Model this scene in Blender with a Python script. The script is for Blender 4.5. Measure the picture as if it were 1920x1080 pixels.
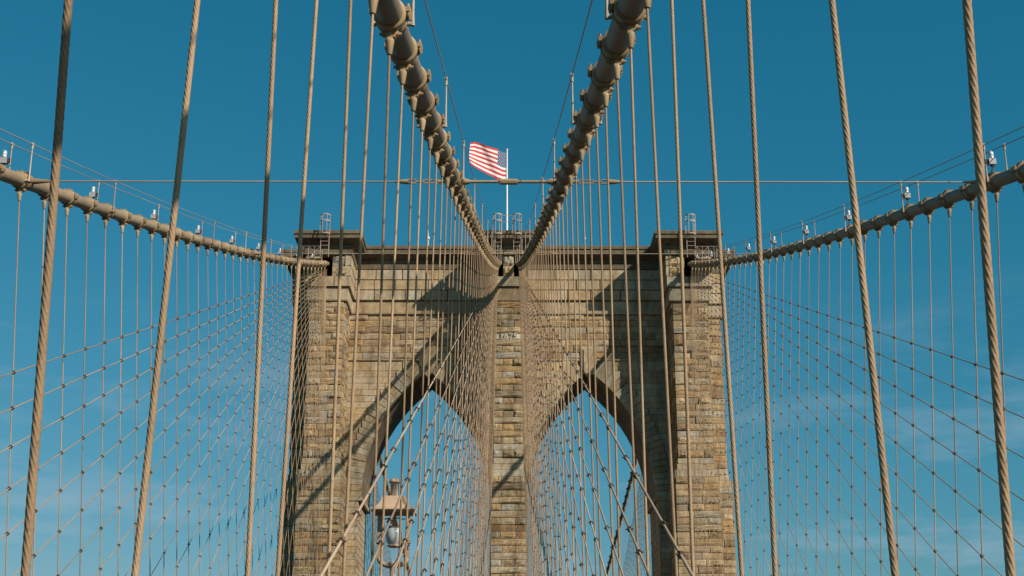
import bpy, math, random
from mathutils import Vector, Matrix, Quaternion
random.seed(7)
for _o in list(bpy.data.objects):
    bpy.data.objects.remove(_o)
SC = bpy.context.scene
COL = SC.collection
R = math.radians
EYE = 7.2            # eye height above the roadway; builders below work relative to the eye

# ------------------------------------------------------------------ camera
cam = bpy.data.cameras.new('camera')
cam.lens = 50.0
cam.sensor_width = 36.0
cam.clip_start = 0.1
cam.clip_end = 20000
co = bpy.data.objects.new('camera', cam)
COL.objects.link(co)
co.location = (0, 0, EYE)
co.rotation_euler = (R(90 + 18.0), 0, R(-0.15))
SC.camera = co

# ------------------------------------------------------------------ sky and sun
TO_SUN = Vector((1.12, -1.0, 1.0)).normalized()
SUN_EL = math.asin(TO_SUN.z)
SUN_AZ = math.atan2(TO_SUN.x, TO_SUN.y)          # clockwise from +Y
W = bpy.data.worlds.new('World')
SC.world = W
W.use_nodes = True
nt = W.node_tree
nt.nodes.clear()
def nn(t, typ, **kw):
    n = t.nodes.new(typ)
    for k, v in kw.items():
        setattr(n, k, v)
    return n
wo = nn(nt, 'ShaderNodeOutputWorld')
bg = nn(nt, 'ShaderNodeBackground')
bg.inputs['Strength'].default_value = 0.085
sky = nn(nt, 'ShaderNodeTexSky')
sky.sky_type = 'NISHITA'
sky.sun_disc = False
sky.sun_elevation = SUN_EL
sky.sun_rotation = SUN_AZ
sky.air_density = 1.0
sky.dust_density = 1.0
sky.ozone_density = 1.0
tint = nn(nt, 'ShaderNodeMix', data_type='RGBA', blend_type='MULTIPLY')
tint.inputs[0].default_value = 1.0
tint.inputs[7].default_value = (0.33, 0.90, 0.80, 1)
nt.links.new(sky.outputs[0], tint.inputs[6])
# the photograph's teal colour response, one curve per channel for the whole sky
sep = nn(nt, 'ShaderNodeSeparateColor')
nt.links.new(tint.outputs[2], sep.inputs[0])
cmb = nn(nt, 'ShaderNodeCombineColor')
def chan(i, k, p):
    a = nn(nt, 'ShaderNodeMath', operation='POWER')
    nt.links.new(sep.outputs[i], a.inputs[0])
    a.inputs[1].default_value = p
    b = nn(nt, 'ShaderNodeMath', operation='MULTIPLY')
    nt.links.new(a.outputs[0], b.inputs[0])
    b.inputs[1].default_value = k
    return b
cr_, cg_, cb_ = chan(0, 1.05, 2.0), chan(1, 1.18, 0.82), chan(2, 1.63, 0.75)
lim = nn(nt, 'ShaderNodeMath', operation='MULTIPLY')
nt.links.new(cg_.outputs[0], lim.inputs[0])
lim.inputs[1].default_value = 0.72
mn = nn(nt, 'ShaderNodeMath', operation='MINIMUM')
nt.links.new(cr_.outputs[0], mn.inputs[0])
nt.links.new(lim.outputs[0], mn.inputs[1])
nt.links.new(mn.outputs[0], cmb.inputs[0])
nt.links.new(cg_.outputs[0], cmb.inputs[1])
nt.links.new(cb_.outputs[0], cmb.inputs[2])
# thin cirrus low in the sky
tc = nn(nt, 'ShaderNodeTexCoord')
mp = nn(nt, 'ShaderNodeMapping')
mp.inputs['Scale'].default_value = (2.2, 2.2, 11.0)
mp.inputs['Location'].default_value = (1.7, 0.4, 0.35)
nt.links.new(tc.outputs['Generated'], mp.inputs['Vector'])
cn = nn(nt, 'ShaderNodeTexNoise')
cn.inputs['Scale'].default_value = 2.1
cn.inputs['Detail'].default_value = 7
cn.inputs['Roughness'].default_value = 0.62
nt.links.new(mp.outputs[0], cn.inputs['Vector'])
cr = nn(nt, 'ShaderNodeValToRGB')
cr.color_ramp.elements[0].position = 0.49
cr.color_ramp.elements[0].color = (0, 0, 0, 1)
cr.color_ramp.elements[1].position = 0.73
cr.color_ramp.elements[1].color = (1, 1, 1, 1)
nt.links.new(cn.outputs['Fac'], cr.inputs[0])
sp = nn(nt, 'ShaderNodeSeparateXYZ')
nt.links.new(tc.outputs['Generated'], sp.inputs[0])
mr = nn(nt, 'ShaderNodeMapRange')
mr.inputs['From Min'].default_value = 0.31
mr.inputs['From Max'].default_value = 0.13
nt.links.new(sp.outputs['Z'], mr.inputs['Value'])
mm = nn(nt, 'ShaderNodeMath', operation='MULTIPLY')
nt.links.new(cr.outputs[0], mm.inputs[0])
nt.links.new(mr.outputs[0], mm.inputs[1])
mm2 = nn(nt, 'ShaderNodeMath', operation='MULTIPLY')
nt.links.new(mm.outputs[0], mm2.inputs[0])
mm2.inputs[1].default_value = 0.8
cm = nn(nt, 'ShaderNodeMix', data_type='RGBA')
nt.links.new(mm2.outputs[0], cm.inputs[0])
nt.links.new(cmb.outputs[0], cm.inputs[6])
cm.inputs[7].default_value = (4.2, 5.6, 6.6, 1)
nt.links.new(cm.outputs[2], bg.inputs['Color'])
nt.links.new(bg.outputs[0], wo.inputs['Surface'])

sl = bpy.data.lights.new('sun', 'SUN')
sl.energy = 5.0
sl.angle = R(0.55)
sl.color = (1.0, 0.92, 0.80)
so = bpy.data.objects.new('sun', sl)
COL.objects.link(so)
so.location = (60, -60, 90)
so.rotation_euler = (-TO_SUN).to_track_quat('-Z', 'Y').to_euler()

SC.view_settings.view_transform = 'Standard'
SC.view_settings.look = 'None'
SC.view_settings.exposure = 0.0
SC.view_settings.gamma = 1.0
SC.view_settings.use_curve_mapping = False

# ------------------------------------------------------------------ materials
def mat(name):
    m = bpy.data.materials.new(name)
    m.use_nodes = True
    b = m.node_tree.nodes['Principled BSDF']
    return m, m.node_tree, b

def paint(name, col, rough=0.55, var=0.25, scale=6.0, bump=0.15, dirt=(0.2, 0.14, 0.09), dirt_amt=0.5):
    """weathered paint: mottled tone, grime specks and a little relief"""
    m, t, b = mat(name)
    b.inputs['Roughness'].default_value = rough
    b.inputs['Specular IOR Level'].default_value = 0.22
    tc = nn(t, 'ShaderNodeTexCoord')
    geo = nn(t, 'ShaderNodeNewGeometry')
    n1 = nn(t, 'ShaderNodeTexNoise')
    n1.inputs['Scale'].default_value = scale
    n1.inputs['Detail'].default_value = 6
    t.links.new(geo.outputs['Position'], n1.inputs['Vector'])
    mx = nn(t, 'ShaderNodeMix', data_type='RGBA')
    t.links.new(n1.outputs['Fac'], mx.inputs[0])
    mx.inputs[6].default_value = tuple(c * (1 - var) for c in col) + (1,)
    mx.inputs[7].default_value = tuple(min(1, c * (1 + var)) for c in col) + (1,)
    n2 = nn(t, 'ShaderNodeTexNoise')
    n2.inputs['Scale'].default_value = scale * 3.1
    n2.inputs['Detail'].default_value = 8
    t.links.new(geo.outputs['Position'], n2.inputs['Vector'])
    rp = nn(t, 'ShaderNodeValToRGB')
    rp.color_ramp.elements[0].position = 0.60
    rp.color_ramp.elements[0].color = (0, 0, 0, 1)
    rp.color_ramp.elements[1].position = 0.78
    rp.color_ramp.elements[1].color = (dirt_amt, dirt_amt, dirt_amt, 1)
    t.links.new(n2.outputs['Fac'], rp.inputs[0])
    mx2 = nn(t, 'ShaderNodeMix', data_type='RGBA')
    t.links.new(rp.outputs[0], mx2.inputs[0])
    t.links.new(mx.outputs[2], mx2.inputs[6])
    mx2.inputs[7].default_value = dirt + (1,)
    oi = nn(t, 'ShaderNodeObjectInfo')
    rv = nn(t, 'ShaderNodeMapRange')
    rv.inputs['To Min'].default_value = 0.80
    rv.inputs['To Max'].default_value = 1.16
    t.links.new(oi.outputs['Random'], rv.inputs['Value'])
    n3 = nn(t, 'ShaderNodeTexNoise')          # long slow changes of tone, soot and bleaching
    n3.inputs['Scale'].default_value = 0.45
    n3.inputs['Detail'].default_value = 4
    t.links.new(geo.outputs['Position'], n3.inputs['Vector'])
    rw = nn(t, 'ShaderNodeMapRange')
    rw.inputs['From Min'].default_value = 0.3
    rw.inputs['From Max'].default_value = 0.7
    rw.inputs['To Min'].default_value = 0.74
    rw.inputs['To Max'].default_value = 1.14
    t.links.new(n3.outputs['Fac'], rw.inputs['Value'])
    vm = nn(t, 'ShaderNodeMath', operation='MULTIPLY')
    t.links.new(rv.outputs[0], vm.inputs[0])
    t.links.new(rw.outputs[0], vm.inputs[1])
    hs = nn(t, 'ShaderNodeHueSaturation')
    t.links.new(mx2.outputs[2], hs.inputs['Color'])
    t.links.new(vm.outputs[0], hs.inputs['Value'])
    t.links.new(hs.outputs[0], b.inputs['Base Color'])
    bp = nn(t, 'ShaderNodeBump')
    bp.inputs['Strength'].default_value = bump
    bp.inputs['Distance'].default_value = 0.02
    t.links.new(n2.outputs['Fac'], bp.inputs['Height'])
    t.links.new(bp.outputs[0], b.inputs['Normal'])
    return m

def stone(name, cols, rough_amt, mortar=False):
    m, t, b = mat(name)
    b.inputs['Roughness'].default_value = 0.92
    b.inputs['Specular IOR Level'].default_value = 0.2
    geo = nn(t, 'ShaderNodeNewGeometry')
    oi = nn(t, 'ShaderNodeObjectInfo')
    a = nn(t, 'ShaderNodeMath', operation='MULTIPLY')
    t.links.new(oi.outputs['Random'], a.inputs[0])
    a.inputs[1].default_value = 7.31
    s = nn(t, 'ShaderNodeMath', operation='ADD')
    t.links.new(a.outputs[0], s.inputs[0])
    t.links.new(geo.outputs['Random Per Island'], s.inputs[1])
    f = nn(t, 'ShaderNodeMath', operation='FRACT')
    t.links.new(s.outputs[0], f.inputs[0])
    rp = nn(t, 'ShaderNodeValToRGB')
    el = rp.color_ramp.elements
    for i, c in enumerate(cols):
        p = i / (len(cols) - 1)
        if i == 0:
            e = el[0]
        elif i == len(cols) - 1:
            e = el[-1]
        else:
            e = el.new(p)
        e.position = p
        e.color = c + (1,)
    t.links.new(f.outputs[0], rp.inputs[0])
    # large stains and vertical streaks
    mp = nn(t, 'ShaderNodeMapping')
    mp.inputs['Scale'].default_value = (0.9, 0.9, 0.32)
    t.links.new(geo.outputs['Position'], mp.inputs['Vector'])
    n1 = nn(t, 'ShaderNodeTexNoise')
    n1.inputs['Scale'].default_value = 1.3
    n1.inputs['Detail'].default_value = 8
    n1.inputs['Roughness'].default_value = 0.65
    t.links.new(mp.outputs[0], n1.inputs['Vector'])
    r1 = nn(t, 'ShaderNodeValToRGB')
    r1.color_ramp.elements[0].position = 0.33
    r1.color_ramp.elements[0].color = (0.46, 0.40, 0.34, 1)
    r1.color_ramp.elements[1].position = 0.66
    r1.color_ramp.elements[1].color = (1.08, 1.04, 1.0, 1)
    t.links.new(n1.outputs['Fac'], r1.inputs[0])
    mu = nn(t, 'ShaderNodeMix', data_type='RGBA', blend_type='MULTIPLY')
    mu.inputs[0].default_value = 0.9
    t.links.new(rp.outputs[0], mu.inputs[6])
    t.links.new(r1.outputs[0], mu.inputs[7])
    # grain
    n2 = nn(t, 'ShaderNodeTexNoise')
    n2.inputs['Scale'].default_value = 5.5
    n2.inputs['Detail'].default_value = 9
    n2.inputs['Roughness'].default_value = 0.7
    t.links.new(geo.outputs['Position'], n2.inputs['Vector'])
    r2 = nn(t, 'ShaderNodeValToRGB')
    r2.color_ramp.elements[0].position = 0.3
    r2.color_ramp.elements[0].color = (0.60, 0.57, 0.54, 1)
    r2.color_ramp.elements[1].position = 0.7
    r2.color_ramp.elements[1].color = (1.15, 1.14, 1.12, 1)
    t.links.new(n2.outputs['Fac'], r2.inputs[0])
    mv = nn(t, 'ShaderNodeMix', data_type='RGBA', blend_type='MULTIPLY')
    mv.inputs[0].default_value = 0.8
    t.links.new(mu.outputs[2], mv.inputs[6])
    t.links.new(r2.outputs[0], mv.inputs[7])
    hs = nn(t, 'ShaderNodeHueSaturation')
    hs.inputs['Saturation'].default_value = 0.98
    hs.inputs['Value'].default_value = 1.04
    t.links.new(mv.outputs[2], hs.inputs['Color'])
    t.links.new(hs.outputs[0], b.inputs['Base Color'])
    bp = nn(t, 'ShaderNodeBump')
    bp.inputs['Strength'].default_value = rough_amt
    bp.inputs['Distance'].default_value = 0.09
    t.links.new(n2.outputs['Fac'], bp.inputs['Height'])
    t.links.new(bp.outputs[0], b.inputs['Normal'])
    return m

def plain(name, col, rough=0.6, metal=0.0):
    m, t, b = mat(name)
    b.inputs['Base Color'].default_value = col + (1,)
    b.inputs['Roughness'].default_value = rough
    b.inputs['Metallic'].default_value = metal
    return m

STONES = [(0.33, 0.215, 0.11), (0.46, 0.38, 0.265), (0.53, 0.385, 0.205), (0.37, 0.285, 0.175), (0.49, 0.315, 0.145),
          (0.46, 0.43, 0.35), (0.27, 0.195, 0.115), (0.54, 0.45, 0.30), (0.42, 0.295, 0.155), (0.56, 0.43, 0.25)]
SMOOTH = [(0.47, 0.37, 0.235), (0.54, 0.445, 0.30), (0.47, 0.425, 0.325), (0.52, 0.385, 0.215), (0.53, 0.475, 0.36), (0.44, 0.335, 0.20)]
M_ROCK = stone('rock_faced_granite', STONES, 0.5)
M_ASHLAR = stone('smooth_ashlar', SMOOTH, 0.22)
M_DATE = stone('pale_date_stone', [(0.62, 0.57, 0.46), (0.66, 0.61, 0.5)], 0.2)
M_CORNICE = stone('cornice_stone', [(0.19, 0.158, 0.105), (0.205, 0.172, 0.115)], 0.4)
M_MORTAR = stone('mortar', [(0.27, 0.22, 0.15), (0.30, 0.245, 0.17)], 0.3)
M_CABLE = paint('tan_cable_paint', (0.32, 0.23, 0.148), 0.55, 0.2, 3.0, 0.15, dirt=(.12, .08, .05), dirt_amt=.55)
M_BAND = paint('tan_band_paint', (0.37, 0.26, 0.145), 0.55, 0.16, 9.0, 0.1)
M_ROPE = paint('tan_rope_paint', (0.385, 0.25, 0.142), 0.65, 0.22, 9.0, 0.3, dirt=(.15, .09, .05), dirt_amt=0.7)
M_STAY = paint('pale_stay_wrap', (0.43, 0.30, 0.20), 0.65, 0.12, 12.0, 0.15, dirt_amt=0.3)
M_CLAMP = paint('brown_clamp', (0.085, 0.055, 0.038), 0.6, 0.2, 20.0, 0.1)
M_WIRE = paint('grey_hand_wire', (0.33, 0.27, 0.21), 0.5, 0.15, 20.0, 0.05)
M_LADDER = paint('cream_steel', (0.43, 0.33, 0.245), 0.5, 0.1, 9.0, 0.05)
M_LAMP = paint('lamp_tan_paint', (0.44, 0.30, 0.20), 0.45, 0.08, 8.0, 0.03, dirt_amt=0.25)
M_WHITE = plain('white_paint', (0.80, 0.80, 0.78), 0.45)
M_GREYBOX = plain('grey_lamp_housing', (0.36, 0.36, 0.35), 0.5)
M_RED = plain('flag_red', (0.50, 0.022, 0.016), 0.75)
M_FWHITE = plain('flag_white', (0.70, 0.69, 0.67), 0.75)
M_BLUE = plain('flag_blue', (0.035, 0.07, 0.16), 0.75)
for _m in (M_RED, M_FWHITE, M_BLUE):      # sunlight glows through the cloth a little
    _b = _m.node_tree.nodes['Principled BSDF']
    _b.inputs['Sheen Weight'].default_value = 0.1
M_GLOBE = plain('frosted_lamp_glass', (0.42, 0.44, 0.44), 0.25)
M_GLOBE.node_tree.nodes['Principled BSDF'].inputs['Subsurface Weight'].default_value = 0.0
M_BULB = plain('bulb_glass', (0.52, 0.54, 0.55), 0.12)
M_ASPHALT = paint('asphalt', (0.05, 0.05, 0.052), 0.9, 0.2, 3.0, 0.3)
M_BOARDS = paint('weathered_boards', (0.055, 0.045, 0.037), 0.8, 0.2, 3.0, 0.2)
M_WATER = plain('river_water', (0.025, 0.04, 0.045), 0.85)
M_WATER.node_tree.nodes['Principled BSDF'].inputs['Specular IOR Level'].default_value = 0.1

# ------------------------------------------------------------------ mesh helpers
class MB:
    def __init__(self):
        self.v = []
        self.f = []
        self.mi = []
        self.sm = []
    def add(self, vs, fs, smooth=False, mi=0):
        o = len(self.v)
        self.v.extend([tuple(p) for p in vs])
        for f in fs:
            self.f.append(tuple(o + i for i in f))
            self.mi.append(mi)
            self.sm.append(smooth)
    def box(self, x0, x1, y0, y1, z0, z1, mi=0):
        vs = [(x0, y0, z0), (x1, y0, z0), (x1, y1, z0), (x0, y1, z0), (x0, y0, z1), (x1, y0, z1), (x1, y1, z1), (x0, y1, z1)]
        self.add(vs, [(0, 3, 2, 1), (4, 5, 6, 7), (0, 1, 5, 4), (1, 2, 6, 5), (2, 3, 7, 6), (3, 0, 4, 7)], False, mi)
    def tube(self, pts, r, n=8, caps=True, mi=0):
        pts = [Vector(p) for p in pts]
        rr = r if isinstance(r, (list, tuple)) else [r] * len(pts)
        rings = []
        up = None
        for i, p in enumerate(pts):
            a = pts[max(i - 1, 0)]
            b = pts[min(i + 1, len(pts) - 1)]
            d = (b - a).normalized()
            if up is None:
                up = Vector((0, 0, 1)) if abs(d.z) < 0.9 else Vector((1, 0, 0))
            s = d.cross(up).normalized()
            up = s.cross(d).normalized()
            rings.append([p + (s * math.cos(2 * math.pi * k / n) + up * math.sin(2 * math.pi * k / n)) * rr[i] for k in range(n)])
        vs = [q for ring in rings for q in ring]
        fs = []
        for i in range(len(pts) - 1):
            for k in range(n):
                k2 = (k + 1) % n
                fs.append((i * n + k, i * n + k2, (i + 1) * n + k2, (i + 1) * n + k))
        self.add(vs, fs, True, mi)
        if caps:
            self.add(rings[0], [tuple(reversed(range(n)))], False, mi)
            self.add(rings[-1], [tuple(range(n))], False, mi)
    def lathe(self, prof, c=(0, 0, 0), n=16, axis='z', smooth=True, mi=0):
        vs = []
        for (r, h) in prof:
            for k in range(n):
                a = 2 * math.pi * k / n
                p = (r * math.cos(a), r * math.sin(a), h)
                if axis == 'y':
                    p = (p[0], p[2], p[1])
                elif axis == 'x':
                    p = (p[2], p[0], p[1])
                vs.append((c[0] + p[0], c[1] + p[1], c[2] + p[2]))
        fs = []
        for i in range(len(prof) - 1):
            for k in range(n):
                k2 = (k + 1) % n
                fs.append((i * n + k, i * n + k2, (i + 1) * n + k2, (i + 1) * n + k))
        self.add(vs, fs, smooth, mi)
    def prism(self, poly, y0, y1, mi=0):
        """polygon of (x,z) points extruded along y"""
        n = len(poly)
        vs = [(x, y0, z) for x, z in poly] + [(x, y1, z) for x, z in poly]
        fs = [tuple(range(n)), tuple(reversed(range(n, 2 * n)))]
        for i in range(n):
            j = (i + 1) % n
            fs.append((i, n + i, n + j, j))
        self.add(vs, fs, False, mi)
    def mesh(self, name, mats):
        me = bpy.data.meshes.new(name)
        me.from_pydata(self.v, [], self.f)
        for m in (mats if isinstance(mats, (list, tuple)) else [mats]):
            me.materials.append(m)
        me.polygons.foreach_set('material_index', self.mi)
        me.polygons.foreach_set('use_smooth', self.sm)
        me.update()
        return me
    def build(self, name, mats, parent=None, recalc=False):
        me = self.mesh(name, mats)
        if recalc:
            import bmesh
            bm = bmesh.new()
            bm.from_mesh(me)
            bmesh.ops.recalc_face_normals(bm, faces=bm.faces)
            bm.to_mesh(me)
            bm.free()
        return link(name, me, parent)

def link(name, me, parent=None, loc=None, rot=None, scale=None):
    o = bpy.data.objects.new(name, me)
    COL.objects.link(o)
    if parent is not None:
        o.parent = parent
        # parts are given in scene coordinates: cancel the parent's own position
        o.matrix_parent_inverse = Matrix.Translation(parent.location).inverted() if parent.parent is None else Matrix.Identity(4)
    if loc is not None:
        o.location = loc
    if rot is not None:
        o.rotation_mode = 'XYZ'
        o.rotation_euler = rot
    if scale is not None:
        o.scale = scale
    return o

def tag(o, label, cat, group=None, kind=None):
    if label:
        o['label'] = label
    if cat:
        o['category'] = cat
    if group:
        o['group'] = group
    if kind:
        o['kind'] = kind
    return o

def thing(name, loc, label, cat, group=None):
    o = bpy.data.objects.new(name, None)
    COL.objects.link(o)
    o.location = loc
    o.empty_display_size = 0.2
    return tag(o, label, cat, group)

ORD = ['', 'first', 'second', 'third', 'fourth', 'fifth', 'sixth', 'seventh', 'eighth', 'ninth', 'tenth', 'eleventh', 'twelfth',
       'thirteenth', 'fourteenth', 'fifteenth', 'sixteenth', 'seventeenth', 'eighteenth', 'nineteenth']
TENS = {2: 'twenty', 3: 'thirty', 4: 'forty', 5: 'fifty'}
def ordinal(n):
    if n < 20:
        return ORD[n]
    t, u = divmod(n, 10)
    return (TENS[t] + '-' + ORD[u]) if u else TENS[t][:-1] + 'ieth'

# ------------------------------------------------------------------ bridge curves (relative to the eye)
YF, YR, YB, YE = 118.0, 122.0, 129.2, 133.2      # tower: buttress front, recessed wall front/back, buttress back
ROAD = -7.2
def cab_z(y):
    if y <= 118:
        return 40.574 + 0.3455 * (y - 118) + 0.00042 * (y - 118) ** 2
    if y <= 126:
        t = (y - 118) / 8.0                       # over the saddle
        return 40.574 + 0.3455 * 8 * (t - t * t / 2) * 0.9
    return cab_z(126) - 0.262 * (y - 126) + 0.0003 * (y - 126) ** 2 - 0.4 * min(1, (y - 126) / 8)
def in_x(y):
    x = 0.768 - 0.01023 * (y - 118)
    return max(x, 0.86 + 0.0005 * max(0, 118 - y)) if y > 100 else x
IN_B = 1.95                                       # inner hangers lean out to the promenade edge
OUT_B = 12.5                                      # the outer hangers lean in to the deck edge
def out_x(y):
    return 15.9 + 0.02198 * (y - 118) if y <= 118 else 15.9 - 0.0285 * max(0, y - 126)

# ------------------------------------------------------------------ the setting below and around
def struct(name, mb, m):
    o = mb.build(name, m)
    o['kind'] = 'structure'
    return o
g = MB()
g.add([(-6000, -6000, -43), (6000, -6000, -43), (6000, 6000, -43), (-6000, 6000, -43)], [(0, 1, 2, 3)])
struct('river_water', g, M_WATER)
g = MB()
for s in (-1, 1):
    x0, x1 = sorted((s * 1.75, s * 12.55))
    g.box(x0, x1, -60, 260, ROAD - 0.9, ROAD)
    x0, x1 = sorted((s * 12.55, s * 14.6))
    g.box(x0, x1, -60, 117, ROAD - 0.9, ROAD - 0.004)
    g.box(x0, x1, 134, 260, ROAD - 0.9, ROAD - 0.004)
g.box(-1.75, 1.75, -60, 117, ROAD - 0.9, ROAD - 0.008)
struct('roadway', g, M_ASPHALT)
g = MB()
g.box(-1.62, 1.62, -60, 112, -2.0, -1.72)
for yy in range(-58, 112, 6):
    for s in (-1, 1):
        g.box(s * 1.45 - 0.1, s * 1.45 + 0.1, yy - 0.1, yy + 0.1, ROAD, -2.0)
struct('promenade', g, M_BOARDS)

# ------------------------------------------------------------------ the stone tower
tower = thing('stone_tower', (0, 125.6, -43), 'tall granite bridge tower with twin pointed arches and heavy cornice', 'tower')

CB, OI, OO, SO = 1.25, 14.25, 17.25, 19.1       # centre buttress half width, outer buttress inner/outer, side step
ACX, AHS, ZSP = 7.1, 5.5, 20.7                    # arch centre, half span, springing height
AR = 14.15                                        # arch radius
ARE = AR + 1.5                                    # extrados radius
ZTOP = 43.1
SLOT0, SLOT1 = 39.32, 41.2                        # cable openings
def xin(z, r=AR):
    """half width of the arch opening (intrados r=AR) at height z"""
    d = r * r - (z - ZSP) ** 2
    return math.sqrt(max(d, 0)) - (AR - AHS)
ZAP = ZSP + math.sqrt(AR ** 2 - (AR - AHS) ** 2)

core = MB()
I = 0.0
def pier(x0, x1, y0, y1, z0, z1):
    core.box(x0, x1, y0, y1, z0, z1)
LOW = 0.33
for s in (-1, 1):
    def sx(a, b):
        return sorted((s * a, s * b))
    a, b = sx(OI, OO)
    pier(a, b, YF, YE, 22.3, SLOT0)
    a2, b2 = sx(OI - LOW, OO + LOW)
    pier(a2, b2, YF - LOW, YE + LOW, -43, 22.3)
    a, b = sx(OO - .05, SO)
    pier(a, b, 123, 128.2, 22.3, ZTOP - .02)
    a, b = sx(OO - .05, SO + LOW)
    pier(a, b, 123 - LOW, 128.2 + LOW, -43, 22.3)
    a, b = sx(OI, 15.4)
    pier(a, b, YF, YE, SLOT0, SLOT1)
    a, b = sx(16.4, OO)
    pier(a, b, YF, YE, SLOT0, SLOT1)
    a, b = sx(OI, OO)
    pier(a, b, YF, YE, SLOT1, ZTOP)
    # jamb strips beside the arches
    a, b = sx(ACX + AHS + 0.32, OI + .05)
    pier(a, b, YR, YB, -43, ZSP)
    a, b = sx(CB - .05, ACX - AHS - 0.32)
    pier(a, b, YR, YB, -43, ZSP)
    a, b = sx(1.2, 1.5)
    pier(a, b, YF + .3, YE - .3, SLOT0, SLOT1)
pier(-CB, CB, YF, YE, 22.3, SLOT0)
pier(-CB - LOW * .6, CB + LOW * .6, YF - LOW, YE + LOW, -43, 22.3)
pier(-.48, .48, YF, YE, SLOT0, SLOT1)
pier(-CB, CB, YF, YE, SLOT1, ZTOP)
# spandrel wall over the two arches
for s in (-1, 1):
    N = 26
    xs = [(-1 + 2 * i / N) for i in range(N + 1)]
    pts = []
    for k in range(N + 1):                        # walk the intrados by angle for even steps
        t = k / N
        if t <= 0.5:
            z = ZSP + (ZAP - ZSP) * math.sin(t * math.pi) ** 0.9
            pts.append((ACX + xin(z) + 0.06, z))
        else:
            z = ZSP + (ZAP - ZSP) * math.sin(t * math.pi) ** 0.9
            pts.append((ACX - xin(z) - 0.06, z))
    pts[N // 2] = (ACX, ZAP + .06)
    for i in range(N):
        (xa, za), (xb, zb) = pts[i], pts[i + 1]
        quad = [(s * xa, za), (s * xa, ZTOP - .03), (s * xb, ZTOP - .03), (s * xb, zb)]
        core.prism(quad, YR, YB)
    a, b = sorted((s * (ACX + AHS + .06), s * (OI + .05)))
    core.box(a, b, YR, YB, ZSP, ZTOP - .03)
    a, b = sorted((s * (CB - .05), s * (ACX - AHS - .06)))
    core.box(a, b, YR, YB, ZSP, ZTOP - .03)
core.build('masonry_core', M_MORTAR, tower, recalc=True)

# --- mouldings swept round the plan
PLAN = []
half = [(CB, YF), (CB, YR), (OI, YR), (OI, YF), (OO, YF), (OO, 123.0), (SO, 123.0), (SO, 128.2), (OO, 128.2), (OO, YE), (OI, YE), (OI, YB), (CB, YB), (CB, YE)]
PLAN = half + [(-x, y) for (x, y) in reversed(half)]
def sweep(prof, name, m):
    n = len(PLAN)
    rings = []
    for (d, z) in prof:
        ring = []
        for i in range(n):
            p0, p1, p2 = PLAN[i - 1], PLAN[i], PLAN[(i + 1) % n]
            def nrm(a, b):
                dx, dy = b[0] - a[0], b[1] - a[1]
                l = math.hypot(dx, dy)
                return (dy / l, -dx / l)
            n1, n2 = nrm(p0, p1), nrm(p1, p2)
            ring.append((p1[0] + (n1[0] + n2[0]) * d, p1[1] + (n1[1] + n2[1]) * d, z))
        rings.append(ring)
    mb = MB()
    for j in range(len(rings) - 1):
        for i in range(n):
            k = (i + 1) % n
            mb.add([rings[j][i], rings[j][k], rings[j + 1][k], rings[j + 1][i]], [(0, 1, 2, 3)])
    return mb.build(name, m, tower)
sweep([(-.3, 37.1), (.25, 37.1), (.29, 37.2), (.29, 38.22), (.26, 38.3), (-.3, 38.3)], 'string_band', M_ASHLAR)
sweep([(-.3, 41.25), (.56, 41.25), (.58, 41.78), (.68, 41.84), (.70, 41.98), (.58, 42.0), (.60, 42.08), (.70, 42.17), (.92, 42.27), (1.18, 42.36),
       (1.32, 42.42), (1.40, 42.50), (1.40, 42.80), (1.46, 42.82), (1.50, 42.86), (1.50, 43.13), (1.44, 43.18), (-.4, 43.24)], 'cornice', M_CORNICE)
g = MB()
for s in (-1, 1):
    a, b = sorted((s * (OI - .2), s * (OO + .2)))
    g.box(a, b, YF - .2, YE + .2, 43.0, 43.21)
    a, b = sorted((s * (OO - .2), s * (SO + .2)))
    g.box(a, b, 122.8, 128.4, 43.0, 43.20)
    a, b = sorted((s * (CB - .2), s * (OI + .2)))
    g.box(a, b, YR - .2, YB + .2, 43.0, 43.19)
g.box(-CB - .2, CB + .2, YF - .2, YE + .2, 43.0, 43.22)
g.build('roof_slab', M_CORNICE, tower)

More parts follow.
